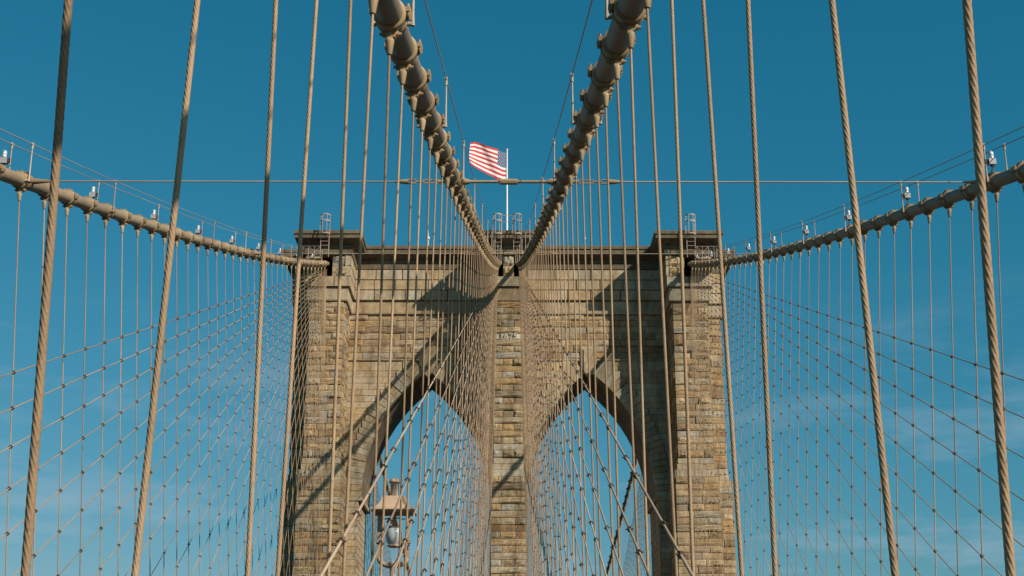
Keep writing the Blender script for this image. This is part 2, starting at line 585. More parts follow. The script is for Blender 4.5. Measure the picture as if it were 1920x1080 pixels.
# --- single stones
def unit_stone(seed, rough):
    """block with its face towards -Y: x,z in 0..1, face between y=0 and y=-1 (relief)"""
    rnd = random.Random(seed)
    nx, nz = (5, 4) if rough else (1, 1)
    if not rough:
        b = 0.04
        vs = [(0, 0, 0), (1, 0, 0), (1, 0, 1), (0, 0, 1), (b * .4, -1, b), (1 - b * .4, -1, b), (1 - b * .4, -1, 1 - b), (b * .4, -1, 1 - b)]
        fs = [(4, 5, 6, 7), (0, 1, 5, 4), (1, 2, 6, 5), (2, 3, 7, 6), (3, 0, 4, 7)]
        return vs, fs
    vs = []
    cx, cz = rnd.uniform(.3, .7), rnd.uniform(.35, .7)
    tilt = rnd.uniform(-.5, .5)
    tl2 = rnd.uniform(-.45, .25)
    for j in range(nz + 1):
        for i in range(nx + 1):
            u, w = i / nx, j / nz
            edge = i in (0, nx) or j in (0, nz)
            if edge:
                y = -0.66
                jx, jz = 0, 0
            else:
                d = math.hypot((u - cx) * 1.2, (w - cz))
                y = -(1.0 - 0.3 * d + tilt * .7 * (u - .5) + tl2 * .8 * (w - .5)) + rnd.uniform(-.2, .2)
                jx, jz = rnd.uniform(-.06, .06), rnd.uniform(-.07, .07)
            vs.append((min(max(u + jx, 0), 1), y, min(max(w + jz, 0), 1)))
    fs = []
    for j in range(nz):
        for i in range(nx):
            a = j * (nx + 1) + i
            if (i + j) % 2:
                fs.append((a, a + 1, a + nx + 2, a + nx + 1))
            else:
                fs.append((a, a + 1, a + nx + 2))
                fs.append((a, a + nx + 2, a + nx + 1))
    o = len(vs)
    vs += [(0, 0, 0), (1, 0, 0), (1, 0, 1), (0, 0, 1)]
    bl = [i for i in range(nx + 1)]
    tl = [nz * (nx + 1) + i for i in range(nx + 1)]
    le = [j * (nx + 1) for j in range(nz + 1)]
    ri = [j * (nx + 1) + nx for j in range(nz + 1)]
    fs.append(tuple([o, o + 1] + list(reversed(bl))))
    fs.append(tuple([o + 2, o + 3] + tl))
    fs.append(tuple([o + 3, o] + le))
    fs.append(tuple([o + 1, o + 2] + list(reversed(ri))))
    return vs, fs
ROUGH = [unit_stone(100 + i, True) for i in range(14)]
FLAT = unit_stone(0, False)
STONE_ME = []
for i, (vs, fs) in enumerate(ROUGH):
    mb = MB()
    mb.add(vs, fs)
    STONE_ME.append(mb.mesh('rock_faced_block', M_ROCK))
mb = MB()
mb.add(*FLAT)
FLAT_ME = mb.mesh('ashlar_block', M_ASHLAR)

blocks = []      # (priority, kind, origin, yaw, width, relief, height)
def put(pri, rough, org, yaw, w, h, relief):
    blocks.append((pri, rough, org, yaw, w, h, relief))
G = 0.022
GS = 0.009
def course(face, a0, a1, z0, z1, cuts, pri, rough, rel=(.06, .16)):
    """one course of stones on a face; face = ('y', y, sign) looks along -y, or ('x', x, sign) is a side face"""
    edges = [a0] + cuts + [a1]
    for p, q in zip(edges[:-1], edges[1:]):
        if q - p < 0.06:
            continue
        r = random.uniform(*rel) if rough else random.uniform(.028, .045)
        if rough and random.random() < .12:
            r *= .45
        G = GS if not rough else 0.022
        if face[0] == 'y':
            put(pri, rough, (p + G, face[1], z0 + G), 0.0, q - p - 2 * G, z1 - z0 - 2 * G, r)
        elif face[0] == 'x+':          # side face looking to +x : local x runs along +y
            put(pri, rough, (face[1], p + G, z0 + G), math.pi / 2, q - p - 2 * G, z1 - z0 - 2 * G, r)
        else:                          # looking to -x : local x runs along -y
            put(pri, rough, (face[1], q - G, z0 + G), -math.pi / 2, q - p - 2 * G, z1 - z0 - 2 * G, r)
def cuts_for(a0, a1, size, jit=.3):
    n = max(1, round((a1 - a0) / size))
    return [a0 + (a1 - a0) * (i + random.uniform(-jit, jit)) / n for i in range(1, n)]
def low(z):
    return LOW * min(1, max(0, (23.4 - z) / 2.2))
RH = 0.57
nrow = 0
z = 12.0
while z < 37.05:
    z1 = min(z + RH, 37.08)
    if z1 - z < .2:
        break
    lo = low((z + z1) / 2)
    rough = not (21.4 < z < 23.4)
    near = -1 if z > 13 else 0
    # centre buttress: courses of one long stone and of three
    c0, c1 = -CB - lo * .6, CB + lo * .6
    dy = lo if z < 22.2 else 0
    core_lo = LOW if z1 <= 22.35 else 0
    yface = YF - (LOW if (z + z1) / 2 < 22.3 else 0)
    ex = max(0, lo if (z + z1) / 2 >= 22.3 else 0)
    if not (36.0 - .57 * 5 < z < 36.0 - .57 * 4):
        cc = [] if nrow % 2 else [c0 + (c1 - c0) * random.uniform(.26, .34), c0 + (c1 - c0) * random.uniform(.66, .74)]
        course(('y', yface, 1), c0, c1, z, z1, cc, 3, rough, (.10 + ex, .28 + ex))
    else:
        date_z = (z, z1)
    for s in (-1, 1):
        a, b = sorted((s * (OI - lo), s * (OO + lo)))
        w = b - a
        cc = cuts_for(a, b, 1.55) if nrow % 2 else cuts_for(a, b, 1.05, .22)
        course(('y', yface, 1), a, b, z, z1, cc, 2, rough, (.08 + ex, .26 + ex))
        ys = 123 - (LOW if (z + z1) / 2 < 22.3 else 0)
        a, b = sorted((s * (OO + .02), s * (SO + lo)))
        course(('y', ys, 1), a, b, z, z1, [] if nrow % 2 else [(a + b) / 2 + random.uniform(-.2, .2)], 2 if s > 0 else 1, rough, (.06, .18))
        # outer return faces of the front buttress and of the side step
        fs_ = 'x+' if s > 0 else 'x-'
        course((fs_, s * (OO + (LOW if (z + z1) / 2 < 22.3 else 0)), 1), yface, ys, z, z1, cuts_for(yface, ys, 1.6), 0, rough)
        course((fs_, s * (SO + (LOW if (z + z1) / 2 < 22.3 else 0)), 1), ys, 128.2, z, z1, cuts_for(ys, 128.2, 1.7), 0, rough)
        # inner return faces towards the recess
        fs_ = 'x-' if s > 0 else 'x+'
        course((fs_, s * (OI - (LOW if (z + z1) / 2 < 22.3 else 0)), 1), yface, YR, z, z1, cuts_for(yface, YR, 1.3), 1 if s < 0 else 0, rough)
        fs_ = 'x+' if s > 0 else 'x-'
        course((fs_, s * (CB + (LOW * .6 if (z + z1) / 2 < 22.3 else 0)), 1), yface, YR, z, z1, cuts_for(yface, YR, 1.5), 0, rough)
    z = z1
    nrow += 1
# rock-faced courses of the recessed wall above the string course
ZS = 32.85
z = ZS + .12
k = 0
while z < 37.0:
    z1 = min(z + .6, 37.08)
    for s in (-1, 1):
        a, b = sorted((s * CB, s * OI))
        course(('y', YR, 1), a, b, z, z1, cuts_for(a, b, 1.5 if k % 2 else 1.9), 2, True, (.08, .24))
    z = z1
    k += 1
# frieze of smooth stone, openings left for the cables
fz = [38.32, 39.3, 40.25, 41.24]
for k in range(3):
    z, z1 = fz[k], fz[k + 1]
    for s in (-1, 1):
        a, b = sorted((s * (CB + .48), s * (OI - .48)))
        nb = len(blocks)
        course(('y', YR, 1), a, b, z, z1, cuts_for(a, b, 2.1), 2, False)
        for q in ((OI - .48, 15.4), (16.4, OO + .48)):
            if k == 0:
                continue
            a, b = sorted((s * q[0], s * q[1]))
            course(('y', YF, 1), a, b, z, z1, [], 2, k != 0, (.46, .54))
        if k == 0:
            a, b = sorted((s * (OI - .48), s * (OO + .48)))
            course(('y', YF, 1), a, b, z, z1, cuts_for(a, b, 1.7), 2, False)
        a, b = sorted((s * (OO + .48), s * (SO + .48)))
        course(('y', 123, 1), a, b, z, z1, [], 2, False)
        fs_ = 'x+' if s > 0 else 'x-'
        course((fs_, s * OO, 1), YF - .48, 122.52, z, z1, cuts_for(YF, 123, 2.0), 0, False)
        course((fs_, s * SO, 1), 122.52, 128.68, z, z1, cuts_for(123, 128, 2.0), 0, False)
        fs_ = 'x-' if s > 0 else 'x+'
        course((fs_, s * OI, 1), YF - .48, YR - .48, z, z1, cuts_for(YF, YR, 2.0), 1, False)
        for j in range(nb, len(blocks)):
            b_ = blocks[j]
            blocks[j] = b_[:6] + (0.49 + random.uniform(-.008, .008) if not b_[1] else b_[6],)
    if k > 0:
        put(3, True, (-.48 + G, YF, z + G), 0, .96 - 2 * G, z1 - z - 2 * G, .52)
    else:
        put(3, False, (-CB - .46, YF, z + G), 0, 2 * CB + .92, z1 - z - 2 * G, .49)
# smooth ashlar of the spandrels, cut to the stepped arch rings, and the voussoirs
vouss = []
VR = 0.56
zrows = [ZSP]
while zrows[-1] < ZS - VR * .7:
    zrows.append(zrows[-1] + VR)
zrows[-1] = ZS
for i in range(len(zrows) - 1):
    z0, z1 = zrows[i], zrows[i + 1]
    def ext(z):
        return math.sqrt(max(ARE ** 2 - (z - ZSP) ** 2, 0.01)) - (AR - AHS)
    x0, x1 = ext(z0), ext(z1)
    for s in (-1, 1):
        for side, lim in ((1, OI - ACX), (-1, ACX - CB)):
            # side 1: away from the tower axis, -1: towards it
            def X(h):
                return s * (ACX + side * h)
            # voussoir polygon, radial joints
            def inn(xo, z):
                a = math.atan2(z - ZSP, xo + (AR - AHS))
                xi = AR * math.cos(a) - (AR - AHS)
                return (xi, ZSP + AR * math.sin(a))
            i0, i1 = inn(x0, z0), inn(x1, z1)
            if i1[0] < .12:
                xi = .12
                i1 = (xi, ZSP + math.sqrt(AR ** 2 - (xi + AR - AHS) ** 2))
            if i0[0] > .3:
                stepx = min(x0, lim - .05)
                poly = [(i0[0], i0[1]), (stepx, z0), (stepx, z1), (min(x1, stepx - .02), z1), (i1[0], i1[1])]
                cxm = sum(p[0] for p in poly) / 5
                czm = sum(p[1] for p in poly) / 5
                def shrink(p):
                    d = math.hypot(p[0] - cxm, p[1] - czm)
                    k_ = max(0, 1 - .062 / max(d, .1))
                    return (cxm + (p[0] - cxm) * k_, czm + (p[1] - czm) * k_)
                poly = [(X(p[0]), p[1]) for p in map(shrink, poly)]
                vouss.append((poly, s, side, i))
            a, b = sorted((X(lim), X(min(x0, lim))))
            if b - a > .15:
                course(('y', YR, 1), a, b, z0, z1, cuts_for(a, b, 1.7), 2 if side > 0 else 1, False)
# jamb stones under the springing
z = 12.0
k = 0
while z < ZSP - .1:
    z1 = min(z + VR, ZSP - .02)
    for s in (-1, 1):
        a, b = sorted((s * (ACX + AHS + .32), s * OI))
        course(('y', YR, 1), a, b, z, z1, [], 1, False)
        a, b = sorted((s * CB, s * (ACX - AHS - .32)))
        course(('y', YR, 1), a, b, z, z1, [], 0, False)
        course(('x-' if s > 0 else 'x+', s * (ACX + AHS + .32), 1), YR, YB, z, z1, cuts_for(YR, YB, 2.2), 1 if s < 0 else 0, False)
        course(('x+' if s > 0 else 'x-', s * (ACX - AHS - .32), 1), YR, YB, z, z1, cuts_for(YR, YB, 2.2), 0, False)
    z = z1
    k += 1

# the stones that show largest are parts; the others are joined
def shows(b):
    pri, rough, org, yaw, w, h, rel = b
    vis = 1.0 if abs(yaw) < .1 else .25
    return (pri * 3 + w * h) * vis + (2 if org[2] > 13.0 else -9)
NV = len([v for v in vouss if v[2] > 0])
order = sorted(range(len(blocks)), key=lambda i: -shows(blocks[i]))
single = set(order[:230])
rest_r, rest_s = MB(), MB()
for i, (pri, rough, org, yaw, w, h, rel) in enumerate(blocks):
    vi = random.randrange(len(ROUGH))
    if i in single:
        me = STONE_ME[vi] if rough else FLAT_ME
        link('stone_block', me, tower, org, (0, 0, yaw), (w, rel, h))
    else:
        vs, fs = ROUGH[vi] if rough else FLAT
        ca, sa = math.cos(yaw), math.sin(yaw)
        out = []
        for (x, y, zz) in vs:
            x, y, zz = x * w, y * rel, zz * h
            out.append((org[0] + x * ca - y * sa, org[1] + x * sa + y * ca, org[2] + zz))
        (rest_r if rough else rest_s).add(out, fs)
o = rest_r.build('rock_faced_masonry', M_ROCK, tower)
o['kind'] = 'stuff'
o = rest_s.build('ashlar_masonry', M_ASHLAR, tower)
o['kind'] = 'stuff'
inner_v = MB()
for (poly, s, side, i) in vouss:
    pr = random.uniform(.10, .17)
    dv = [YR - pr, YR + 2.3, YR + 4.7, YB + .06]
    mb = MB()
    mb.prism(poly, dv[0], dv[1] - .03)
    mb.build('voussoir', M_ASHLAR, tower, recalc=True)
    for a, b in zip(dv[1:-1], dv[2:]):
        inner_v.prism(poly, a + .0, b - .03)
o = inner_v.build('arch_soffit_masonry', M_ASHLAR, tower, recalc=True)
o['kind'] = 'stuff'
# string course, broken by the keystones
for s in (-1, 1):
    for (h0, h1) in ((ACX + .72, OI), (CB, ACX - .72)):
        a, b = sorted((s * h0, s * h1))
        mb = MB()
        mb.box(a, b, YR - .16, YR + .05, ZS, ZS + .1)
        mb.build('string_course', M_ASHLAR, tower)
    # keystone: stepped bracket over the apex
    mb = MB()
    kx = s * ACX
    for (hw, y0, zb, zt, m_) in ((.74, YR - .22, 31.5, 34.15, 0), (.58, YR - .34, 31.35, 34.0, 0), (.42, YR - .46, 31.25, 33.85, 0)):
        poly = [(kx - hw, zb + hw * 1.15), (kx, zb), (kx + hw, zb + hw * 1.15), (kx + hw, zt), (kx - hw, zt)]
        mb.prism(poly, y0, YR + .3)
    mb.build('keystone', M_ASHLAR, tower, recalc=True)
    mb = MB()
    a, b = sorted((s * (ACX + AHS - .05), s * (OI)))
    mb.box(a, b, YR - .12, YB + .1, ZSP - .3, ZSP + .02)
    mb.build('impost', M_ASHLAR, tower)
    mb = MB()
    a, b = sorted((s * CB, s * (ACX - AHS + .05)))
    mb.box(a, b, YR - .12, YB + .1, ZSP - .3, ZSP + .02)
    mb.build('impost', M_ASHLAR, tower)
# date stone
z0, z1 = date_z
mb = MB()
mb.box(-CB, CB, YF - .05, YF + .05, z0 + G, z1 - G)
mb.box(-1.1, 1.1, YF - .17, YF - .05, z0 + G, z0 + .08)
ds = mb.build('date_stone', M_DATE, tower)
fc = bpy.data.curves.new('date_numerals', 'FONT')
fc.body = '1875'
fc.size = 0.66
fc.extrude = 0.07
fc.offset = 0.02
fc.space_character = 1.2
fc.align_x = 'CENTER'
to = bpy.data.objects.new('tmp_text', fc)
COL.objects.link(to)
bpy.context.view_layer.update()
me = bpy.data.meshes.new_from_object(to.evaluated_get(bpy.context.evaluated_depsgraph_get()))
bpy.data.objects.remove(to)
me.materials.clear()
me.materials.append(M_DATE)
me.name = 'date_numerals'
me.transform(Matrix.Translation((0, YF - .12, z0 + .07)) @ Matrix.Rotation(math.pi / 2, 4, 'X'))
o = bpy.data.objects.new('date_numerals', me)
COL.objects.link(o)
o.parent = ds
o['label'] = 'raised numerals reading 1875'

# ------------------------------------------------------------------ main cables, bands
def band_mesh():
    """clamp round the cable; cable axis along local y, hanger below (-z)"""
    mb = MB()
    r = .228
    mb.lathe([(.19, -.21), (r + .012, -.21), (r + .022, -.19), (r + .022, -.15), (r, -.135), (r, .135), (r + .022, .15), (r + .022, .19), (r + .012, .21), (.19, .21)], n=22, axis='y')
    # bolted flanges high on each side
    for s in (-1, 1):
        mb.box(s * .255 - .05, s * .255 + .05, -.20, .20, .03, .10)
        for yy in (-.15, -.05, .05, .15):
            mb.tube([(s * .275, yy, -.03), (s * .275, yy, .155)], .018, 6)
            mb.tube([(s * .275, yy, .102), (s * .275, yy, .135)], .030, 6)
            mb.tube([(s * .275, yy, -.01), (s * .275, yy, .028)], .030, 6)
    # hanger lugs and pin
    for xx in (-.062, .062):
        mb.prism([(xx - .017, -.17), (xx + .017, -.17), (xx + .017, -.335), (xx - .017, -.335)], -.10, .10)
    for yy in (-.12, .12):
        mb.tube([(-.10, yy, -.235), (.10, yy, -.235)], .024, 6)
    mb.tube([(0, -.17, -.225), (0, .17, -.225)], .03, 6)
    mb.box(-.10, .10, -.19, .19, .222, .262)
    for yy in (-.13, .13):
        for xx in (-.075, .075):
            mb.tube([(xx, yy, .20), (xx, yy, .295)], .02, 6)
    mb.tube([(-.165, 0, -.275), (.165, 0, -.275)], .026, 8)
    for s in (-1, 1):
        mb.tube([(s * .08, 0, -.275), (s * .125, 0, -.275)], .052, 6)
    return mb.mesh('cable_band', M_BAND)
def socket_mesh():
    """open rope socket, origin at the pin, rope leaves downwards"""
    mb = MB()
    mb.box(-.042, .042, -.05, .05, -.15, .05)
    mb.lathe([(.02, -.10), (.062, -.11), (.068, -.15), (.064, -.18), (.04, -.35), (.034, -.362), (.02, -.362)], n=14)
    return mb.mesh('socket', M_BAND)
BAND_ME = band_mesh()
SOCK_ME = socket_mesh()

IN_YS = {-1: [5.55 + 2.262 * i for i in range(48)], 1: [5.12 + 2.262 * i for i in range(48)]}
for _s, _i, _d in ((-1, 0, -.35), (-1, 1, .2), (1, 0, -.14), (1, 1, .35), (1, 2, .15), (1, 3, .3), (1, 5, .12)):
    IN_YS[_s][_i] += _d                           # the near hangers are not quite evenly spaced
OUT_Y = [6.3 + 2.286 * i for i in range(12, 49)]
FAR_Y = [144.06 + 2.286 * i for i in range(31)]
def frange(a, b, st):
    n = int((b - a) / st) + 1
    return [a + (b - a) * i / n for i in range(n + 1)]
cables = {}
for key, s, fx, y1, lab in (('in', -1, in_x, 150, 'thick tan main cable, left of the two rising beside the flag, sunlit right flank'),
                            ('in', 1, in_x, 150, 'thick tan main cable, right of the two rising beside the flag, mostly in shade'),
                            ('out', -1, out_x, 218, 'sunlit tan main cable running to the outer left edge of the photo'),
                            ('out', 1, out_x, 218, 'shaded tan main cable running to the outer right edge of the photo')):
    root = thing('main_cable', (s * fx(60), 60, cab_z(60)), lab, 'cable', 'four main cables of the bridge')
    mb = MB()
    mb.tube([(s * fx(y), y, cab_z(y)) for y in frange(-14, y1, 1.0)], .198, 20)
    mb.build('wrapped_cable', M_CABLE, root)
    cables[(key, s)] = root
    ys = IN_YS[s] if key == 'in' else OUT_Y + FAR_Y
    for y in ys:
        sl_ = (cab_z(y + .5) - cab_z(y - .5))
        sx_ = s * (fx(y + .5) - fx(y - .5))
        link('cable_band', BAND_ME, root, (s * fx(y), y, cab_z(y)), (math.atan(sl_), 0, -math.atan(sx_)))

# ------------------------------------------------------------------ suspender ropes
def twisted(mb, p0, p1, rad, pitch=.34, lobes=7, n=28, seg=.024):
    p0, p1 = Vector(p0), Vector(p1)
    d = p1 - p0
    L = d.length
    d.normalize()
    s = d.cross(Vector((0, 1, 0))).normalized()
    u = s.cross(d)
    m = max(2, int(L / seg))
    vs = []
    cs = []
    for k in range(n):
        a = 2 * math.pi * k / n
        cs.append((a, rad * (.875 + .145 * abs(math.cos(lobes * a / 2)) ** .8)))
    for i in range(m + 1):
        tw = 2 * math.pi * (L * i / m) / pitch
        c = p0 + d * (L * i / m)
        for a, r in cs:
            vs.append(c + (s * math.cos(a + tw) + u * math.sin(a + tw)) * r)
    fs = []
    for i in range(m):
        for k in range(n):
            k2 = (k + 1) % n
            fs.append((i * n + k, i * n + k2, (i + 1) * n + k2, (i + 1) * n + k))
    mb.add(vs, fs, True)
RR = .0185
SUSP = {}
def suspender(key, s, n, y, yb, x, label, detail, group):
    zt = cab_z(y) - .275
    top = Vector((s * x, y, zt))
    bot = Vector((s * (IN_B if key == 'in' else OUT_B), yb, ROAD))
    root = thing('suspender_rope', tuple(bot), label, 'rope', group)
    mb = MB()
    dirv = (bot - top).normalized()
    a = top + dirv * .345
    if detail:
        zv = .05 * y                                # only the part in view is stranded
        t = min(1, max(0, (a.z - zv) / (a.z - bot.z)))
        mid = a.lerp(bot, t)
        twisted(mb, a, mid, RR * 1.04)
        mb.tube([mid, bot], RR, 8)
    else:
        mb.tube([a, bot], RR, 8 if y < 60 else 6)
    mb.build('rope', M_ROPE, root)
    so_ = link('socket', SOCK_ME, root, tuple(top), (math.atan2((yb - y), top.z - bot.z), math.atan2(top.x - bot.x, top.z - bot.z), 0))
    SUSP.setdefault((key, s), []).append((top, bot))
SIDE = {-1: 'left', 1: 'right'}
for s in (-1, 1):
    IN_Y = IN_YS[s]
    for n, y in enumerate(IN_Y):
        pair = n // 2
        ya = IN_Y[2 * pair]
        yc = IN_Y[2 * pair + 1] if 2 * pair + 1 < len(IN_Y) else ya
        ymid = (ya + yc) / 2
        yb = y + (ymid - y) * .95
        suspender('in', s, n, y, yb, in_x(y), 'tan suspender rope, %s from the camera under the %s inner main cable' % (ordinal(n + 1), SIDE[s]),
                  y < 30, 'suspender ropes of the %s inner cable' % SIDE[s])
    for n, y in enumerate(OUT_Y):
        suspender('out', s, n, y, y, out_x(y), 'thin suspender rope, %s from the camera under the far %s outer cable' % (ordinal(n + 1), SIDE[s]),
                  False, 'suspender ropes of the %s outer cable' % SIDE[s])
    for n, y in enumerate(FAR_Y):
        suspender('far', s, n, y, y, out_x(y), 'dark thin suspender rope beyond the tower, seen through the %s arch, %s behind the tower' % (SIDE[s], ordinal(n + 1)),
                  False, 'suspender ropes beyond the tower, %s side' % SIDE[s])

# ------------------------------------------------------------------ diagonal stays with a clamp at each crossing
def clamp_geo(mb, c, k=1.0):
    x, y, z = c
    mb.box(x - .045 * k, x + .045 * k, y - .05 * k, y + .05 * k, z - .028 * k, z + .028 * k)
    mb.tube([(x - .085 * k, y, z), (x + .085 * k, y, z)], .016 * k, 6)
    mb.tube([(x - .02 * k, y - .085 * k, z - .02), (x - .02 * k, y + .085 * k, z + .02)], .014 * k, 5)
    mb.box(x - .03 * k, x + .03 * k, y - .035 * k, y + .035 * k, z - .062 * k, z + .062 * k)
cmb = MB()
clamp_geo(cmb, (0, 0, 0))
CLAMP_ME = cmb.mesh('rope_clamp', M_CLAMP)
def stay_points(key, s, k):
    yk = (-10.0 + 3.4 * k) if key == 'in' else (-7.2 + 3.95 * k)
    zt = 40.0 - .105 * k
    if key == 'in':
        return Vector((s * IN_B, yk + random.uniform(-.15, .15), ROAD)), Vector((s * (.98 + .012 * k), 117.9, zt))
    if key == 'out':
        return Vector((s * OUT_B, yk, ROAD)), Vector((s * (15.88), 117.9, zt))
    yk = 260 - 4.5 * k
    return Vector((s * OUT_B, yk, ROAD)), Vector((s * 15.85, YE - .1, zt))
NST = 28
for key, nst in (('in', 31), ('out', NST), ('far', 24)):
    for s in (-1, 1):
        for k in range(nst):
            b, t = stay_points(key, s, k)
            if key == 'in':
                lab = 'pale diagonal stay, %s longest of the %s inner fan beside the centre pier' % (ordinal(k + 1) if k else 'the', SIDE[s])
                grp = 'diagonal stays of the %s inner plane' % SIDE[s]
            elif key == 'out':
                lab = 'thin diagonal stay, %s from the top of the net at the far %s' % (ordinal(k + 1), SIDE[s])
                grp = 'diagonal stays of the %s outer plane' % SIDE[s]
            else:
                lab = 'dark diagonal stay behind the tower, %s longest seen through the %s arch' % (ordinal(k + 1) if k else 'the', SIDE[s])
                grp = 'diagonal stays beyond the tower, %s side' % SIDE[s]
            lab = lab.replace('the longest', 'longest')
            root = thing('diagonal_stay', tuple(b), lab, 'rope', grp)
            mb = MB()
            d = t - b
            if key == 'in' and k < 9:
                # wire wrapping shows as fine ridges on the near length
                y_a, y_b = max(b.y, 8.0), 27.0
                pa = b + d * ((y_a - b.y) / d.y)
                pb = b + d * ((y_b - b.y) / d.y)
                if b.y < 8.0:
                    mb.tube([b, pa], .0145, 8)
                L = (pb - pa).length
                m = int(L / .02)
                prof = [.0145, .0172, .0185, .016]
                mb.tube([pa.lerp(pb, i / m) for i in range(m + 1)], [prof[i % 4] for i in range(m + 1)], 8)
                mb.tube([pb, t], .0148, 8)
            else:
                mb.tube([b, t], .0148 if key == 'in' else .0165, 6)
            mb.build('rope', M_STAY if key == 'in' else M_ROPE, root)
            joined = MB()
            for (st, sb) in SUSP[(key, s)]:
                # crossing in the (y, z) plane
                ax, az = b.y, b.z
                dx, dz = d.y, d.z
                ex, ez = sb.y - st.y, sb.z - st.z
                det = dx * (-ez) - dz * (-ex)
                if abs(det) < 1e-6:
                    continue
                rx, rz = st.y - ax, st.z - az
                p = (rx * (-ez) - rz * (-ex)) / det
                if not (0.02 < p < .985):
                    continue
                c = b + d * p
                if c.z > st.z - .8 or c.z < .06 * c.y - .6:
                    continue
                if key == 'in' and c.y < 62:
                    link('rope_clamp', CLAMP_ME, root, tuple(c), (random.uniform(-.3, .3), random.uniform(-.2, .2), random.uniform(-.5, .5)), (.66, .66, .66))
                elif c.y < 112 or key == 'far':
                    clamp_geo(joined, c, .8)
            if joined.v:
                o = joined.build('rope_clamps', M_CLAMP, root)
                o['kind'] = 'stuff'

# ------------------------------------------------------------------ hand ropes on posts along the cables
LIGHTS = []
for key, fx in (('in', in_x), ('out', out_x)):
    for s in (-1, 1):
        ys = IN_YS[s] if key == 'in' else OUT_Y
        for e in (-1, 1):
            off = .30 * e
            pos = SIDE[s] + (' inner' if key == 'in' else ' outer')
            root = thing('hand_rope', (s * fx(60) + off, 60, cab_z(60) + 1.1), 'thin hand rope on posts along the %s edge of the %s main cable' % ('left' if e < 0 else 'right', pos), 'hand rope',
                         'hand ropes above the main cables')
            mb = MB()
            wy = frange(-12, 116.6, 4.0)
            mb.tube([(s * fx(y) + off, y, cab_z(y) + 1.12) for y in wy], .0135, 6)
            mb.build('wire', M_WIRE, root)
            first = 6 if key == 'in' else 2
            for i in range(first, len(ys), 4):
                y = ys[i] - .2 + (.6 if key == 'in' else 0)
                if y > 116:
                    continue
                x, zc = s * fx(y) + off, cab_z(y)
                mb = MB()
                mb.tube([(x - e * .12, y, zc - .02), (x + e * .015, y, zc - .02)], .036, 8)
                mb.tube([(x, y, zc - .05), (x, y, zc + .12), (x, y, zc + 1.0)], [.036, .026, .017], 8)
                mb.tube([(x, y, zc + .96), (x, y, zc + 1.16)], .034, 6)
                mb.box(x - .03, x + .03, y - .045, y + .045, zc + 1.085, zc + 1.155)
                mb.build('post', M_LADDER, root)
                if key == 'out' and e == -1:
                    LIGHTS.append((s, x, y, zc))
                if key == 'out' and s == 1 and e == -1:
                    pass
# lights fixed to the posts of the outer cables
cnt = {-1: 0, 1: 0}
lbm, hbm, bbm = MB(), MB(), MB()
hbm.box(-.12, .12, -.09, .09, 0, .20)
hbm.box(-.10, .10, -.07, .07, .20, .225)
HOUSE_ME = hbm.mesh('housing', M_GREYBOX)
lbm.lathe([(.03, .215), (.085, .22), (.088, .26), (.075, .29), (.083, .33), (.086, .42), (.07, .47), (.035, .505), (.0, .512)], n=14)
BULB_ME = lbm.mesh('bulb', M_BULB)
bbm.box(-.20, -.10, -.03, .03, .02, .17)
bbm.tube([(0, 0, .0), (0, 0, -.10), (-.04, 0, -.24)], .022, 6)
bbm.lathe([(.05, -.05), (.05, 0)], n=10)
BRK_ME = bbm.mesh('bracket', M_CLAMP)
for (s, x, y, zc) in LIGHTS:
    cnt[s] += 1
    k = -1 if s < 0 else 1
    loc = (x + k * .19 * 1.0, y, zc + .50)
    root = thing('cable_light', loc, 'white bulb light on the %s outer cable, %s from the photo edge' % (SIDE[s], ordinal(cnt[s])), 'light', 'lights along the outer cables')
    sc = (k, 1, 1)
    link('housing', HOUSE_ME, root, loc, None, (.85, .85, .85))
    link('bulb', BULB_ME, root, loc, None, (.85, .85, .85))
    link('bracket', BRK_ME, root, loc, (0, 0, 0 if k > 0 else math.pi), (1, 1, 1))

